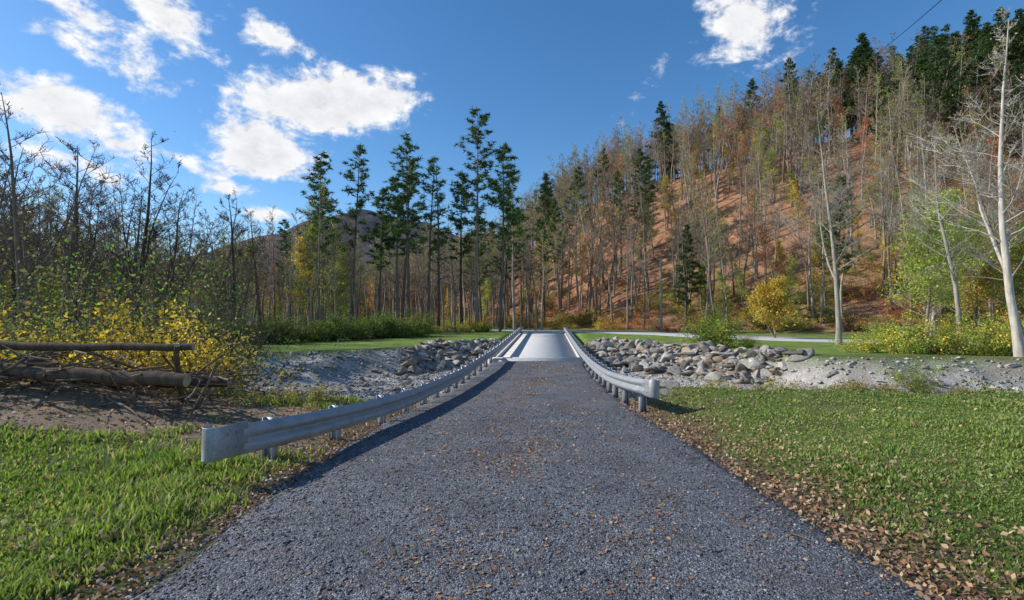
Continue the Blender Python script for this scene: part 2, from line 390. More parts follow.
scat_rocks('riprap_rocks',xs,ys,.09+.25*rng.random(len(xs))**2.0,GC)
xs,ys=region(420,2.8,6.5,12.5,26,lambda x,y:(x>XC(y)+2.75)&(x<XC(y)+4.6)); scat_rocks('riprap_rocks',xs,ys,.06+.22*rng.random(len(xs))**2,GC)
xs,ys=region(420,-5,-1,12.5,26.5,lambda x,y:(x<XC(y)-2.9)&(x>XC(y)-4.8)); scat_rocks('riprap_rocks',xs,ys,.05+.15*rng.random(len(xs))**2,GC)
xs,ys=region(500,5,32,11,26,lambda x,y:(y>YN(x)+1.6)&(y<YF(x)-.6)); scat_rocks('river_stones',xs,ys,.04+.2*rng.random(len(xs))**2.5,[(.5,.46,.4),(.38,.35,.3),(.58,.54,.48)])
xs,ys=region(600,-20,-2,11,34,lambda x,y:(y>YN(x)+1.6)&(y<YF(x)-.6)); scat_rocks('river_stones',xs,ys,.03+.16*rng.random(len(xs))**3,[(.48,.44,.38),(.36,.33,.28),(.42,.35,.28)])
def pebbles(name,xs,ys,sz,cols,zoff=.2,zf=H):
    n=len(xs); v=ov[None]*(1+rng.uniform(-.35,.35,(n,6,3)))+rng.uniform(-.25,.25,(n,6,3))
    v[:,:,2]*=.6
    th=rng.uniform(0,6.28,n);ca,sa=np.cos(th)[:,None],np.sin(th)[:,None]
    vx=v[:,:,0]*ca-v[:,:,1]*sa;vy=v[:,:,0]*sa+v[:,:,1]*ca;v=np.stack([vx,vy,v[:,:,2]],-1)*sz[:,None,None]
    v+=np.stack([xs,ys,zf(xs,ys)+sz*zoff],-1)[:,None]
    f=(np.arange(n)[:,None,None]*6+of[None]).reshape(-1,3)
    cc=np.array(cols)[rng.integers(0,len(cols),n)]*rng.uniform(.6,1.3,(n,1))
    mb=MB();mb.add(v.reshape(-1,3),f,0,np.repeat(cc,6,0)); return obj(name,mb.mesh(name,[ms]))
xs,ys=region(20000,-22,22,10,40,lambda x,y:(y>YN(x)+.8)&(y<YF(x)-.3)&((np.abs(x-XC(y))>2.6)|(y>28)))
pebbles('river_gravel',xs,ys,rng.uniform(.02,.03,len(xs))+.10*rng.random(len(xs))**4,[(.5,.46,.4),(.4,.37,.32),(.56,.52,.46),(.3,.28,.25)])
def rsurf(x,y): 
    u=np.clip((x-XC(y))/2.4,-1,1); return ZR(y)+.012+.03*(1-u*u)
nn=30000; y=1.3*(11/1.3)**rng.random(nn); u=rng.uniform(-1,1,nn); u=np.where(rng.random(nn)<.3,np.sign(u)*rng.uniform(.8,1.14,nn),u)
x=XC(y)+u*2.4
zf=lambda a,b: np.where(np.abs(a-XC(b))<2.33,rsurf(a,b),H(a,b))
pebbles('driveway_gravel',x,y,(.004+.010*rng.random(nn)**2)*(1+y*.05),[(.12,.125,.14),(.2,.205,.22),(.08,.082,.095),(.33,.335,.345),(.16,.155,.155)],.1,zf)
nn=260; y=rng.uniform(1.6,7,nn); x=XC(y)-2.35-np.abs(rng.normal(0,.35,nn)); pebbles('shoulder_stones',x,y,rng.uniform(.012,.04,nn),[(.4,.37,.33),(.3,.28,.26),(.5,.45,.4)],.2,zf)
def leaves(name,x,y,size,cols,flat=.25,zo=.006):
    mb=MB(); z=zf(x,y)+zo
    leafq(mb,np.stack([x,y,z],-1),size,rng,0,np.array(cols)[rng.integers(0,len(cols),len(x))],.3,flat,.65)
    return obj(name,mb.mesh(name,[mdry]))
LC=[(.38,.17,.08),(.27,.13,.07),(.45,.24,.11),(.2,.12,.07),(.5,.34,.19)]
LC2=[(.34,.18,.10),(.25,.15,.09),(.42,.27,.15),(.18,.12,.08),(.48,.36,.22)]
nn=19000; y=1.3*(27/1.3)**rng.random(nn); u=np.where(rng.random(nn)<.55,rng.normal(0,.3,nn),rng.uniform(-1.05,1.05,nn)); x=XC(y)+u*2.3
k=(wob(x*1.8,y*.6,2.5,off=8)+.4*rng.normal(size=nn)>.22)&(np.abs(u)<1.05); leaves('fallen_leaves',x[k],y[k],.027+.0022*y[k],LC,.18)
nn=9000; y=1.2*(13/1.2)**rng.random(nn); x=XC(y)+2.25+np.abs(rng.normal(0,.7,nn)); leaves('fallen_leaves',x,y,.042+.001*y,LC2,.6,.02)
nn=5500; y=1.2*(13/1.2)**rng.random(nn); x=XC(y)-2.35-np.abs(rng.normal(0,.4,nn)); leaves('fallen_leaves',x,y,.035+.001*y,LC2,.6,.02)
nn=5500; y=1.2*(13/1.2)**rng.random(nn); x=rng.uniform(-1.3,1.3,nn)*y; k=np.abs(x-XC(y))>2.5; leaves('fallen_leaves',x[k],y[k],.045+.001*y[k],LC2,.7,.05)
nn=4000; x=rng.uniform(-11,-3,nn); y=rng.uniform(6.5,11,nn); leaves('fallen_leaves',x,y,.06+0*y,LC2,.6,.02)

# ---------------------------------------------------------------- grass
def grass(name,n,xf,hmul,maskf,ymax=13.5):
    y=1.1*(ymax/1.1)**rng.random(n); x=xf(y); k=maskf(x,y)&(y<YN(x)+1.2); x,y=x[k],y[k]; n=len(x)
    z=H(x,y)-.01; dist=np.hypot(x,y)
    clump=.45+.6*np.clip(wob(x,y,3.5,off=15)+.3,0,1.2)
    h=hmul(x,y)*rng.uniform(.4,1.3,n)*clump; w=(.0022+.0011*dist)*rng.uniform(.7,1.3,n)
    th=rng.uniform(0,6.28,n); lx,ly=np.cos(th),np.sin(th); th2=th+rng.uniform(.8,2.2,n); bx_,by_=np.cos(th2),np.sin(th2)
    ln=h*rng.uniform(.15,.8,n)
    def p(sd,fh,fl): return np.stack([x+lx*w*sd+bx_*ln*fl,y+ly*w*sd+by_*ln*fl,z+h*fh],-1)
    V=np.stack([p(-1,0,0),p(1,0,0),p(-.8,.6,.3),p(.8,.6,.3),p(0,1,1)],1)
    b=np.arange(n)[:,None]*5
    base=np.stack([np.full(n,.155),np.full(n,.245),np.full(n,.045)],-1)
    nzc=np.clip(wob(x,y,.9,off=2)*.7+.5+.3*wob(x,y,4,off=5),0,1)[:,None]
    base=base*(1-nzc)+np.array([.29,.36,.09])*nzc
    dry=(rng.random(n)<.15+.15*np.clip(wob(x,y,2.2,off=12),0,1))[:,None]; base=np.where(dry,np.array([.46,.39,.22]),base)*rng.uniform(.6,1.3,(n,1))
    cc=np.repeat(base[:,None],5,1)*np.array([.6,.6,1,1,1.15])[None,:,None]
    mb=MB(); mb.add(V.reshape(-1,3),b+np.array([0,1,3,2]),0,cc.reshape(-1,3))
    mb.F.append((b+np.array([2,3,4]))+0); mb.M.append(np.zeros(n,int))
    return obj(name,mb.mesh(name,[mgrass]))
def ml_(x,y):
    d=XC(y)-x; m1=(d>2.7+.6*wob(x,y,1.6,off=3)+.6*rng.random(len(x)))
    dm=np.exp(-(((x+7.2)/3.6)**2+((y-8.4)/1.9)**2)); dm2=np.exp(-(((x+3.6)/1.2)**2+((y-7.6)/2.2)**2))
    nzz=.25*wob(x,y,1.1,off=11)+.15*wob(x,y,3.3,off=6)
    keep=(dm+nzz<.38+.25*rng.random(len(x)))&(dm2+nzz<.5+.2*rng.random(len(x)))
    thin=(wob(x,y,1.3,off=17)+.6*wob(x,y,4,off=1)+.3*rng.normal(size=len(x))>-.12)|(rng.random(len(x))<.15)
    return m1&keep&thin
def mr_(x,y):
    d=x-XC(y); return (d>2.55+.8*np.abs(rng.normal(0,.6,len(x)))+.25*wob(x,y,1.6,off=3))&((wob(x,y,1.5,off=19)+.4*wob(x,y,5,off=2)>-.6)|(rng.random(len(x))<.35))
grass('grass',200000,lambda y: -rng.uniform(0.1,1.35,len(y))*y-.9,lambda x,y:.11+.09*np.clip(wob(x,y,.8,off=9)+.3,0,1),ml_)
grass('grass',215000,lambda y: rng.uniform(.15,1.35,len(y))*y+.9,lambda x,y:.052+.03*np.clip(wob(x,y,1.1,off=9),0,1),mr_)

# ---------------------------------------------------------------- trees
def wander(p0,d,L,n,wv,r,up=0):
    pts=[np.array(p0,float)]; d=np.array(d,float)
    for i in range(n):
        d=d+r.normal(0,wv,3); d[2]+=up; d/=np.linalg.norm(d); pts.append(pts[-1]+d*L/n)
    return np.array(pts)
def bare_tree(seed,Hh,rad,barkm,start=.4,nb=22,spread=.28,leaf=None,nleaf=0,lsize=.12,lean=0,wv=.05,sub=5,tw=5,fork=0,forest=True,up=.05,tk=.008,bk=.45):
    r=np.random.default_rng(seed); mb=MB()
    tr=wander((0,0,-.3),(lean,0,1),Hh,10,wv,r,.03); rr=rad*(1-np.linspace(0,1,11)**1.2*.93); rr[0]*=1.35
    tube(mb,tr,rr,8 if not forest else 5); tips=[]
    def along(P,t): 
        i=min(int(t*(len(P)-1)),len(P)-2); f=t*(len(P)-1)-i; return P[i]*(1-f)+P[i+1]*f
    stems=[(tr,rad,start,nb,Hh)]
    for k in range(fork):
        t=r.uniform(start*.55,start*1.1); a=r.uniform(0,6.28); p=along(tr,t)
        ft=wander(p,(math.cos(a)*.5,math.sin(a)*.5,1),Hh*(1-t)*r.uniform(.75,.95),7,.09,r,.04)
        tube(mb,ft,rad*.55*(1-t*.5)*(1-np.linspace(0,1,8)*.93),5); stems.append((ft,rad*.5,.25,int(nb*.6),Hh*(1-t)))
    for P,rd,st,nbb,hh in stems:
        for i in range(nbb):
            t=st+(1-st)*((i+r.random())/nbb); p=along(P,min(t,.99)); a=r.uniform(0,6.28)
            Lb=Hh*spread*(1.15-.9*(t-st)/(1-st+1e-6))*r.uniform(.5,1.1)
            el=r.uniform(.35,1.1)
            br_=wander(p,(math.cos(a),math.sin(a),el),Lb,5,.13,r,up); r0=max(rd*(1.05-t)*bk,.012)
            tube(mb,br_,r0*(1-np.linspace(0,1,6)*.8),4)
            for j in range(sub):
                q=along(br_,r.uniform(.25,1)); a2=a+r.normal(0,.9)
                sb=wander(q,(math.cos(a2),math.sin(a2),r.uniform(.2,1.2)),Lb*r.uniform(.25,.5),3,.15,r,up)
                tube(mb,sb,r0*.35*np.array([1,.8,.6,.35])+tk*.5,3)
                for kx in range(tw):
                    q2=along(sb,r.uniform(.2,1)); d=r.normal(size=3); d[2]=abs(d[2])+.3; d/=np.linalg.norm(d)
                    e=q2+d*Lb*r.uniform(.12,.28); tube(mb,[q2,e],[tk,tk*.5],3); tips.append(e)
    if leaf is not None:
        tips=np.array(tips); k=r.integers(0,len(tips),nleaf); cen=tips[k]+r.normal(0,.22,(nleaf,3))
        leafq(mb,cen,lsize,r,1,np.array(leaf)[r.integers(0,len(leaf),nleaf)],.3)
    return mb.mesh('tree%d'%seed,[barkm,ml],True)
def conifer(seed,Hh,rad,base=.42,width=.16,nb=70,dens=1.,col=(.035,.06,.022),droop=0,nl=.30,ragged=.5,blade=.03,barkm=None,pw=.75):
    r=np.random.default_rng(seed); mb=MB()
    tr=wander((0,0,-.3),(r.normal(0,.02),0,1),Hh,9,.015,r,.03); tube(mb,tr,rad*(1-np.linspace(0,1,10)*.93),6)
    C=[]
    for i in range(nb):
        t=base+(1-base)*((i+r.random())/nb)**.9; z=t*(len(tr)-1); i0=min(int(z),len(tr)-2); p=tr[i0]+(tr[i0+1]-tr[i0])*(z-i0)
        q=(t-base)/(1-base); env=(1-q)**pw*min(1,.45+q*3)
        Lb=Hh*width*env*(1-ragged*r.random())+.25; a=r.uniform(0,6.28)
        b=wander(p,(math.cos(a),math.sin(a),.15+.5*q-droop),Lb,4,.08,r,.05); tube(mb,b,np.array([.035,.028,.02,.014,.008])*Hh/20,3)
        m=int((3+Lb*3.2)*dens)
        for k in range(m):
            s=.3+.72*r.random(); z=s*4; i1=min(int(z),3); qq=b[i1]+(b[i1+1]-b[i1])*(z-i1)+r.normal(0,1,3)*np.array([.22,.22,.1])*(.4+Lb*.25)
            C.append(qq)
    for i in range(14):
        t=r.uniform(.15,base); z=t*9; i0=int(z); p=tr[i0]+(tr[i0+1]-tr[i0])*(z-i0); a=r.uniform(0,6.28); tube(mb,wander(p,(math.cos(a),math.sin(a),.1),r.uniform(.4,1.6),2,.1,r),[.02,.014,.006],3)
    C=np.array(C); per=16; n=len(C)*per
    cen=np.repeat(C,per,0); d=r.normal(size=(n,3)); d[:,2]=d[:,2]*.6+.15; d/=np.linalg.norm(d,axis=1)[:,None]
    ln=nl*r.uniform(.6,1.2,n)[:,None]; sd=np.cross(d,r.normal(size=(n,3))); sd/=np.linalg.norm(sd,axis=1)[:,None]
    V=np.stack([cen-sd*blade,cen+sd*blade,cen+d*ln],1).reshape(-1,3)
    cb=np.repeat(np.array(col)*r.uniform(.55,1.6,(len(C),1)),per,0)*r.uniform(.8,1.2,(n,1))
    mb.add(V,np.arange(n*3).reshape(-1,3),1,np.repeat(cb,3,0))
    return mb.mesh('conifer%d'%seed,[barkm or mb_mid,mneedle])
def bush(seed,h,w,cols,nl,ls,barkm=None,nst=16,cl=40,stemr=.012,aspect=.6):
    r=np.random.default_rng(seed); mb=MB(); tips=[]
    for i in range(nst):
        a=r.uniform(0,6.28); el=r.uniform(.5,2.2); s=wander((r.normal(0,w*.22),r.normal(0,w*.22),-.1),(math.cos(a),math.sin(a),el),h*r.uniform(.6,1.1),5,.16,r,-.02)
        tube(mb,s,stemr*(1-np.linspace(0,1,6)*.75),4)
        for j in range(6):
            q=s[r.integers(1,6)]; d=r.normal(size=3);d[2]=abs(d[2]); d/=np.linalg.norm(d); e=q+d*h*r.uniform(.15,.35); tube(mb,[q,(q+e)/2+r.normal(0,.03,3),e],np.array([.5,.35,.2])*stemr,3); tips+= [e,(q+e)/2]
    tips=np.array(tips)
    if nl:
        k=r.integers(0,len(tips),cl); cc=tips[k]+r.normal(0,.08*h,(cl,3)); ci=r.integers(0,cl,nl)
        cen=cc[ci]+r.normal(0,.09*h,(nl,3)); cen[:,2]=np.abs(cen[:,2]); 
        base=np.array(cols)[r.integers(0,len(cols),cl)]*r.uniform(.6,1.3,(cl,1)); leafq(mb,cen,ls,r,1,base[ci],.25,0,aspect)
    return mb.mesh('bush%d'%seed,[barkm or mb_dark,ml])

ORG=[(.6,.28,.08),(.5,.22,.07),(.62,.37,.11)]; YEL=[(.62,.46,.09),(.54,.43,.09),(.62,.40,.09)]; YG=[(.34,.40,.08),(.42,.43,.10),(.24,.32,.06)]; GRN=[(.11,.17,.045),(.15,.21,.055),(.09,.13,.035)]
RUS=[(.5,.17,.09),(.42,.18,.1)]; BRN=[(.38,.27,.17),(.44,.32,.19)]
var=[]
for k in range(8): var.append(bare_tree(100+k,rng.uniform(15,19.5),.17,mb_grey,[.44,.40,.47,.36,.42,.40,.38,.42][k],23,.165,[BRN,YEL,BRN,YG,BRN,RUS,YG,BRN][k],[60,340,140,480,50,380,520,250][k],.15,tk=.015,tw=5))
v_org=[bare_tree(120+k,15,.16,mb_grey,.3,24,.19,ORG if k==0 else RUS,2200,.18,tk=.016) for k in range(2)]
v_yel=[bare_tree(130+k,13,.14,mb_grey,.22,26,.2,YEL if k==0 else YG,3800,.20,tk=.014) for k in range(2)]
v_con=[conifer(140+k,17+k*2.5,.2,.18,.23,95,1.1,(.06,.10,.036),.25,.45,.4,.055) for k in range(2)]
v_pin=[conifer(150+k,20,.2,.38,.21,60,.95,(.075,.12,.042),0,.40,.5,.045) for k in range(2)]
forest=bpy.data.objects.new('hillside_forest',None); scene.collection.objects.link(forest)
cnt=0
for tr_ in range(6200):
    x=rng.uniform(-85,140); ft=float(FOOT(x)); y=ft+rng.uniform(-2,84)
    if abs(x)>1.2*y+8: continue
    q=(y-ft)/80
    if rng.random()>((.33+.14*float(wob(x,y,.10,off=3)))+.26*sm((q-.5)/.3) if x>0 else .38): continue
    z=float(H(x,y)); rr_=rng.random(); s=rng.uniform(.68,1.08)
    ridge=float(sm((q-.35)/.3)*sm((x-52)/24))
    if rr_<.28*ridge+.01: me=v_con[rng.integers(2)]
    elif rr_<.40*ridge+.02+(.02 if x<25 else 0): me=v_pin[rng.integers(2)]
    else:
        t=rng.random(); lowy=1-q; rx=min(max((x-15)/30,0),1)
        if t<.06+.07*rx: me=v_org[rng.integers(2)]; s*=.85
        elif t<.07+.10*rx+(.06+.24*rx)*lowy: me=v_yel[rng.choice(2,p=[.4,.6])]; s*=.75
        else: me=var[rng.integers(8)]
    obj('tree',me,forest,(x,y,z),rng.uniform(0,6.28),s); cnt+=1
print('forest',cnt)
us_=[bush(160,2.2,2.2,YEL,900,.14),bush(161,2.,2.4,YG,1100,.14),bush(162,1.8,2.2,ORG+RUS,800,.13),bush(163,1.8,2.2,GRN,1000,.13),bush(164,2.4,2,BRN,700,.12)]
und=bpy.data.objects.new('forest_understory',None); scene.collection.objects.link(und)
for k in range(760):
    x=rng.uniform(-70,85); ft=float(FOOT(x)); y=ft-4+abs(rng.normal(0,20))
    if abs(x)>1.2*y+8: continue
    obj('shrub',us_[rng.choice(5,p=[.2,.28,.17,.15,.20])],und,(x,y,float(H(x,y))),rng.uniform(0,6.28),rng.uniform(.4,1.2))
vw=bpy.data.objects.new('valley_woods',None); scene.collection.objects.link(vw)
for k in range(850):
    y=rng.uniform(32,120); x=-rng.uniform(.38,1.25)*y+4
    if y<float(YF(x))+6: continue
    if x>-34 and y<50: continue
    gap=-.52*y<x<-.44*y
    if gap and rng.random()<.75: continue
    t=rng.random(); me=var[rng.integers(8)] if t<.88 else (v_yel[rng.integers(2)] if t<.98 else v_org[0])
    obj('tree',me,vw,(x,y,float(H(x,y))),rng.uniform(0,6.28),rng.uniform(.5,.85))
for k in range(60):
    y=rng.uniform(64,86); x=rng.uniform(-36,4); 
    t=rng.random(); me=var[rng.integers(8)] if t<.88 else v_pin[rng.integers(2)]
    obj('tree',me,vw,(x,y,float(H(x,y))),rng.uniform(0,6.28),rng.uniform(.7,.95))
for i,(x,y,h) in enumerate([(-21.5,58,20.5),(-18.2,58,21),(-15.6,60,17),(-13.9,62,19),(-11.6,57,22),(-9.9,60,20.5),(-3.9,57,25),(-5.9,60,18.5),(-1.4,58,21.5),(.3,62,20),(-23.5,62,17),(-12.8,60,20)]):
    me=conifer(200+i,h,.23,rng.uniform(.4,.52),.175,[50,36][i%2],1.0,(.08,.13,.045),0,.50,.55,.042,mb_grey if i%3==0 else mb_mid,.5)
    obj('pine_tree',me,None,(x,y,float(H(x,y))),rng.uniform(0,6.28))
obj('dead_pine_tree',bare_tree(230,20,.2,mb_mid,.3,34,.07,None,0,.1,0,.015,3,2,up=-.03),None,(-8.2,57,float(H(-8.2,57))))
lt=[]
for i,(x,y,h,fk) in enumerate([(-17.0,18,10.5,1),(-15.2,20.5,9.8,2),(-17.5,30,9.5,1),(-20.5,24,9,1),(-15.0,30.5,8.5,0),(-24,25,11,1),(-13.2,24,7.5,1),(-27,33,10,2),(-19,20,7,0),(-22,31,8,0),(-16.2,18.5,9,1)]):
    me=bare_tree(240+i,h,.13,mb_mid,.35,20,.22,BRN,60,.08,rng.normal(0,.05),.055,5,5,fk,False,bk=.3,tk=.009); lt.append(me)
    obj('bare_tree',me,None,(x,y,float(H(x,y))),rng.uniform(0,6.28))
for i,(x,y) in enumerate([(-21,27),(-23,22),(-25,29),(-19,33),(-28,27),(-24,35),(-30,31),(-17,26.5),(-21,21),(-27,23),(-14.2,27),(-20,36),(-22,25),(-26,26),(-18.5,24),(-29,35),(-23,33),(-19,28.5)]):
    obj('bare_tree',lt[(i*3)%11],None,(x,y,float(H(x,y))),rng.uniform(0,6.28),rng.uniform(.75,1.05))
for i,(x,y,h,rd,ln) in enumerate([(22.6,35.5,17,.18,.0),(24.5,28,13,.13,.02),(22.0,22.2,15,.17,-.13),(23.6,23.4,12,.10,-.12),(33,40,17,.18,0),(41,45,17,.18,0)]):
    me=bare_tree(260+i,h,rd,mb_pale,.3,24,.24,YEL if i>2 else BRN,200,.1,ln,.02 if i in(0,2) else .05,6,6,1 if i not in(1,) else 0,False,bk=.32,tk=.009)
    obj('birch_tree',me,None,(x,y,float(H(x,y))),rng.uniform(0,6.28) if i not in(2,3) else 0)
for i,(x,y,h,cl_) in enumerate([(27.5,34,9.5,YG),(31,38,11,YG),(36,40,9,YEL),(21.5,42,5,YEL),(42,38,9,ORG),(34,33,8,YG)]):
    me=bare_tree(280+i,h,.12,mb_grey,.15,28,.32,cl_,7500,.17,0,.06,6,5,1,bk=.35)
    obj('maple_tree',me,None,(x,y,float(H(x,y))),rng.uniform(0,6.28))
# ---------------------------------------------------------------- shrubs
def put(name,me,x,y,s=1): obj(name,me,None,(x,y,float(H(x,y))),rng.uniform(0,6.28),s)
YB=[(.72,.5,.05),(.65,.44,.06),(.55,.38,.08),(.4,.34,.08),(.36,.25,.09)]
by=[bush(300+k,2.0,2.0,YB,2200,.085,mb_mid,30,90) for k in range(3)]
for i,(x,y,s) in enumerate([(-8.2,10.6,1.05),(-7.2,10.5,1.0),(-6.6,10.3,.75),(-9.4,10.8,1.05),(-10.8,11.2,.75),(-12.8,11.6,.7),(-7.9,12.0,1.1),(-9.2,12.2,1.1)]): put('yellow_shrub',by[i%3],x,y,s)
bd=[bush(310+k,4.6,3,GRN+[(.2,.17,.08)],5200,.10,mb_mid,50,130,.022) for k in range(2)]
for i,(x,y,s) in enumerate([(-10.8,16,1),(-12.0,16.5,1.05),(-13.6,17,.9),(-10.9,18.5,.9),(-15.8,17,.75),(-17.5,18,.8),(-19.5,18.5,.7)]): put('bare_shrub',bd[i%2],x,y,s)
bg=[bush(320+k,1.8,2.4,GRN+[(.16,.19,.045)],3600,.11,mb_dark,24,110) for k in range(2)]
for i in range(20):
    x=-21+i*.66; y=33+i*.75+rng.normal(0,.8); put('green_shrub',bg[i%2],x,y,rng.uniform(.85,1.2))
bh=[bush(330+k,1.5,2.,[(.32,.32,.08),(.4,.32,.09),(.2,.24,.06),(.45,.33,.08)],2200,.11) for k in range(2)]
for i in range(18): put('hedge_shrub',bh[i%2],-18+i*.95+rng.normal(0,.3),50+i*.35+rng.normal(0,.8),rng.uniform(.6,1.))
sg=[bush(340+k,1.9,1.9,[(.22,.27,.05),(.32,.32,.06),(.14,.19,.04)],3600,.09,mb_dark,26,90) for k in range(2)]
for i,(x,y,s) in enumerate([(12.5,32.5,1.3),(13.2,32.8,1.0),(14.6,31.5,.5),(15.5,19.8,.6)]): put('green_shrub',sg[i%2],x,y,s)
for i,(x,y,s) in enumerate([(12.3,12.2,.7),(13.4,13.1,.8),(14.6,12.4,.85),(11.6,11.6,.35)]): put('green_shrub',sg[i%2],x,y,s)
sy=[bush(350+k,1.9,2.2,YG+YEL[:1],2800,.11,mb_dark,24,90) for k in range(3)]
for i,(x,y,s) in enumerate([(19.3,25.5,.9),(20.5,26.5,1),(21.6,26,.9),(22.8,25.2,1),(24.3,26,1.1),(25.6,26.6,.9),(18.3,26.8,.6),(27,25,1.2)]): put('yellow_green_shrub',sy[i%3],x,y,s)
sw=bush(360,.5,.9,[(.45,.38,.14),(.27,.3,.08),(.36,.24,.1)],500,.045,mb_mid,16,40,.005)
wd=bpy.data.objects.new('bank_weeds',None); scene.collection.objects.link(wd)
for k in range(230):
    if k<130: x=rng.uniform(3.4,20); y=float(YN(x))+rng.uniform(.2,2.6)
    else: x=rng.uniform(-16,-3.2); y=float(YN(x))+rng.uniform(-1.2,1.6)
    obj('weed',sw,wd,(x,y,float(H(x,y))),rng.uniform(0,6.28),rng.uniform(.35,.9))
sr=bush(361,.8,1.4,[(.5,.05,.03),(.4,.05,.03)],900,.08); put('red_object',sr,16.2,53,1.1);  # small red object of unknown kind, built with the bush mesh
# ---------------------------------------------------------------- logs / brush pile
def log(name,p0,p1,r0,r1,seed):
    r=np.random.default_rng(seed); mb=MB(); t=np.linspace(0,1,16)[:,None]; P=np.array(p0)*(1-t)+np.array(p1)*t; P[1:-1]+=r.normal(0,.012,(14,3)); P[:,2]-=.05*np.sin(t[:,0]*3.1)
    rad=np.linspace(r0,r1,16)*(1+.05*r.normal(size=16)); tube(mb,P,rad,12)
    mb.add(mb.V[0][-12:],[list(range(12))],1); mb.add(mb.V[0][:12],[list(range(12))[::-1]],1)
    for k in range(3):
        i=r.integers(2,13); d=r.normal(size=3);d[2]=abs(d[2]);d/=np.linalg.norm(d); tube(mb,[P[i],P[i]+d*.25],[.025,.012],5)
    return obj(name,mb.mesh(name,[mb_log,mwood],True))
log('fallen_log',(-11.5,8.2,1.30),(-5.15,8.3,1.17),.085,.055,1)
log('fallen_log',(-11.5,7.9,1.12),(-5.05,8.0,.66),.13,.10,2)
log('fallen_log',(-10.5,8.6,.70),(-5.0,9.1,.50),.12,.09,3)
log('fallen_log',(-8.9,7.6,.45),(-8.3,9.6,1.06),.09,.06,4)
log('fallen_log',(-5.7,8.9,.1),(-5.35,8.2,1.2),.05,.04,5)
mb=MB(); r=np.random.default_rng(5)
for k in range(230):
    c0=np.array([r.uniform(-10.5,-4.9),r.uniform(7.6,9.6),0]); c0[2]=float(H(c0[0],c0[1]))+r.uniform(0,.5); d=r.normal(size=3);d[2]*=.25;d[0]*=1.8;d/=np.linalg.norm(d); l=r.uniform(.4,1.6)
    tube(mb,wander(c0-d*l/2,d,l,4,.08,r),np.array([1,.9,.75,.6,.3])*r.uniform(.008,.03),5)
obj('brush_pile',mb.mesh('brush',[mb_log],True))
mb=MB()
for k in range(40):
    y=1.6*(8/1.6)**r.random(); x=float(XC(y))+r.choice([-1,1])*r.uniform(1.2,3.2); c0=np.array([x,y,float(zf(np.array([x]),np.array([y]))[0])+.012]); d=r.normal(size=3);d[2]=0;d/=np.linalg.norm(d)
    tube(mb,wander(c0,d,r.uniform(.08,.3),3,.1,r)*np.array([1,1,1]),np.array([1,.9,.7,.4])*.006,5)
obj('twigs',mb.mesh('twigs',[mb_log],True))
# ---------------------------------------------------------------- poles & cable
def pole(x,y,h,r,arm=True):
    mb=MB(); z=float(H(x,y)); tube(mb,[(x,y,z-.3),(x,y,z+h*.5),(x,y,z+h)],[r,r*.9,r*.75],10); mb.add(mb.V[0][-10:],[list(range(10))])
    if arm: box(mb,(x,y-.05,z+h-.5),(1.6,.1,.12)); [box(mb,(x+k,y-.05,z+h-.37),(.06,.06,.12)) for k in(-.7,0.5,.7)]
    return obj('utility_pole' if arm else 'wooden_post',mb.mesh('pole',[mwood]))
pole(16.6,57,8.2,.15,False); pole(2.9,62,4.2,.11,False); pole(10.9,6,10.7,.15)
mb=MB(); t=np.linspace(0,1,40)[:,None]; a=np.array([10.9,5.9,10.6]);b=np.array([58,82,44.]); P=a*(1-t)+b*t; P[:,2]-=1.6*4*(t*(1-t))[:,0]*.25
tube(mb,P,np.full(40,.028),5); obj('power_cable',mb.mesh('cable',[mcab]))
mb=MB(); n1=160; n2=40
xs=np.linspace(-900,500,n1); ys=np.linspace(420,900,n2); XX,YY=np.meshgrid(xs,ys)
rid=np.interp(xs,[-900,-600,-420,-300,-215,-120,0,500],[40,75,90,130,160,140,95,60])+2.5*np.sin(xs*.09)+2*np.sin(xs*.21)
ZZ=rid[None]*np.sin(np.clip((YY-420)/330,0,1)*math.pi/2)+3*wob(XX,YY,.03)-3
id2=np.arange(n1*n2).reshape(n2,n1); mb.add(np.stack([XX,YY,ZZ],-1).reshape(-1,3),np.stack([id2[:-1,:-1],id2[:-1,1:],id2[1:,1:],id2[1:,:-1]],-1).reshape(-1,4))
obj('distant_hill',mb.mesh('hill',[mdr],True))

# ---------------------------------------------------------------- light
AZ=R(-84); EL=R(32)
sd=Vector((math.sin(AZ)*math.cos(EL),math.cos(AZ)*math.cos(EL),math.sin(EL)))
ld=bpy.data.lights.new('sun','SUN'); ld.energy=5.0; ld.angle=R(.5); ld.color=(1,.95,.87)
lo=bpy.data.objects.new('sun',ld); scene.collection.objects.link(lo); lo.rotation_euler=sd.to_track_quat('Z','Y').to_euler()
w=bpy.data.worlds.new('World'); scene.world=w; w.use_nodes=True; nt=w.node_tree; nt.nodes.clear(); n=N(nt)
sky=n.n('ShaderNodeTexSky',sky_type='NISHITA'); sky.sun_disc=False; sky.sun_elevation=EL; sky.sun_rotation=AZ%(2*math.pi)
sky.air_density=1.0; sky.dust_density=.4; sky.ozone_density=3.0; sky.altitude=300
hs=n.n('ShaderNodeHueSaturation'); hs.inputs['Saturation'].default_value=1.24; hs.inputs['Value'].default_value=1.14; n.l(sky.outputs[0],hs.inputs['Color'])
tc=n.n('ShaderNodeTexCoord'); sp=n.n('ShaderNodeSeparateXYZ'); n.l(tc.outputs['Generated'],sp.inputs[0])
az=n.m('ARCTAN2',sp.outputs[0],sp.outputs[1]); el=n.m('ARCSINE',sp.outputs[2])
cb=n.n('ShaderNodeCombineXYZ'); n.l(az,cb.inputs[0]); n.l(n.m('MULTIPLY',el,1.5),cb.inputs[1])
nz_=n.noise(cb.outputs[0],9,10,.62,.5); nf=n.noise(cb.outputs[0],26,8,.65,.2)
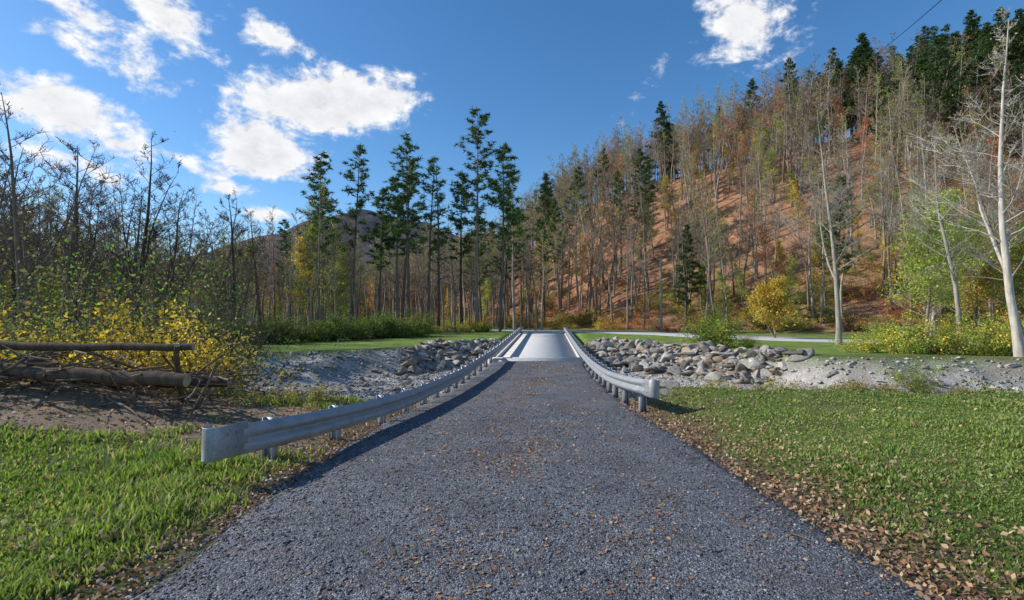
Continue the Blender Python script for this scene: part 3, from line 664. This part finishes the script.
nzz=n.m('ADD',n.m('MULTIPLY',nz_,.6),n.m('MULTIPLY',nf,.4))
CL=[(-.357,.385,.20,.070,.05,1.5),(-.455,.295,.12,.062,-.1,1.4),(-.25,.40,.10,.055,.1,1.2),(-.443,.465,.08,.036,-.15,.7),
    (-.70,.425,.20,.055,-.42,.8),(-.60,.46,.14,.04,-.5,.65),(-.72,.50,.14,.05,-.2,.8),(-.74,.30,.12,.05,-.2,1.0),(-.66,.27,.11,.045,-.35,.8),(.44,.49,.11,.07,-.1,1.0),(-.80,.46,.1,.05,-.3,.7),
    (-.565,.255,.07,.02,-.2,.6),(-.44,.187,.06,.02,0,.9),(-.70,.225,.15,.03,-.1,.5),(.26,.43,.05,.012,.9,.12),(-.52,.22,.06,.015,0,.5),
    (1.6,.4,.3,.1,0,.8),(2.6,.5,.3,.12,.2,.8),(-2.4,.35,.35,.1,0,.9),(-1.6,.25,.3,.06,0,.6)]
M=None
for a,e,rx,ry,tl,st in CL:
    da=n.m('SUBTRACT',az,a); de=n.m('SUBTRACT',el,e); ct,st_=math.cos(tl),math.sin(tl)
    uu=n.m('DIVIDE',n.m('ADD',n.m('MULTIPLY',da,ct),n.m('MULTIPLY',de,st_)),rx)
    vv=n.m('DIVIDE',n.m('SUBTRACT',n.m('MULTIPLY',de,ct),n.m('MULTIPLY',da,st_)),ry)
    rr=n.m('SQRT',n.m('ADD',n.m('MULTIPLY',uu,uu),n.m('MULTIPLY',vv,vv)))
    k=n.m('MULTIPLY',n.m('SUBTRACT',1.0,rr),st); k=n.m('MAXIMUM',k,-1.0); M=k if M is None else n.m('MAXIMUM',M,k)
den=n.m('ADD',M,n.m('MULTIPLY',n.m('SUBTRACT',nzz,.52),3.6))
mr2=n.n('ShaderNodeMapRange',interpolation_type='SMOOTHSTEP'); n.l(den,mr2.inputs[0]); mr2.inputs[1].default_value=.02; mr2.inputs[2].default_value=.62
gate=n.n('ShaderNodeMapRange',interpolation_type='SMOOTHSTEP'); n.l(M,gate.inputs[0]); gate.inputs[1].default_value=-.5; gate.inputs[2].default_value=.2
fac=n.m('MULTIPLY',mr2.outputs[0],gate.outputs[0])
tex=n.ramp(nf,[(.3,gray(.80)),(.65,gray(1.05))])
cc=n.mix(1,n.ramp(den,[(.1,(5.6,6.1,7.0)),(.5,(6.9,6.9,7.0)),(1.0,(6.0,6.1,6.4))]),tex,'MULTIPLY')
x=n.mix(fac,hs.outputs[0],cc)
bg_=n.n('ShaderNodeBackground'); n.l(x,bg_.inputs[0]); bg_.inputs[1].default_value=.145
o=n.n('ShaderNodeOutputWorld'); n.l(bg_.outputs[0],o.inputs[0])
cd=bpy.data.cameras.new('camera'); co=bpy.data.objects.new('camera',cd); scene.collection.objects.link(co)
co.location=(0,0,1.6); co.rotation_euler=(R(90+2.24),0,0); cd.lens=18; cd.sensor_width=36; cd.clip_end=6000; cd.clip_start=.05
scene.camera=co
scene.view_settings.view_transform='Standard'; scene.view_settings.look='None'; scene.view_settings.exposure=0
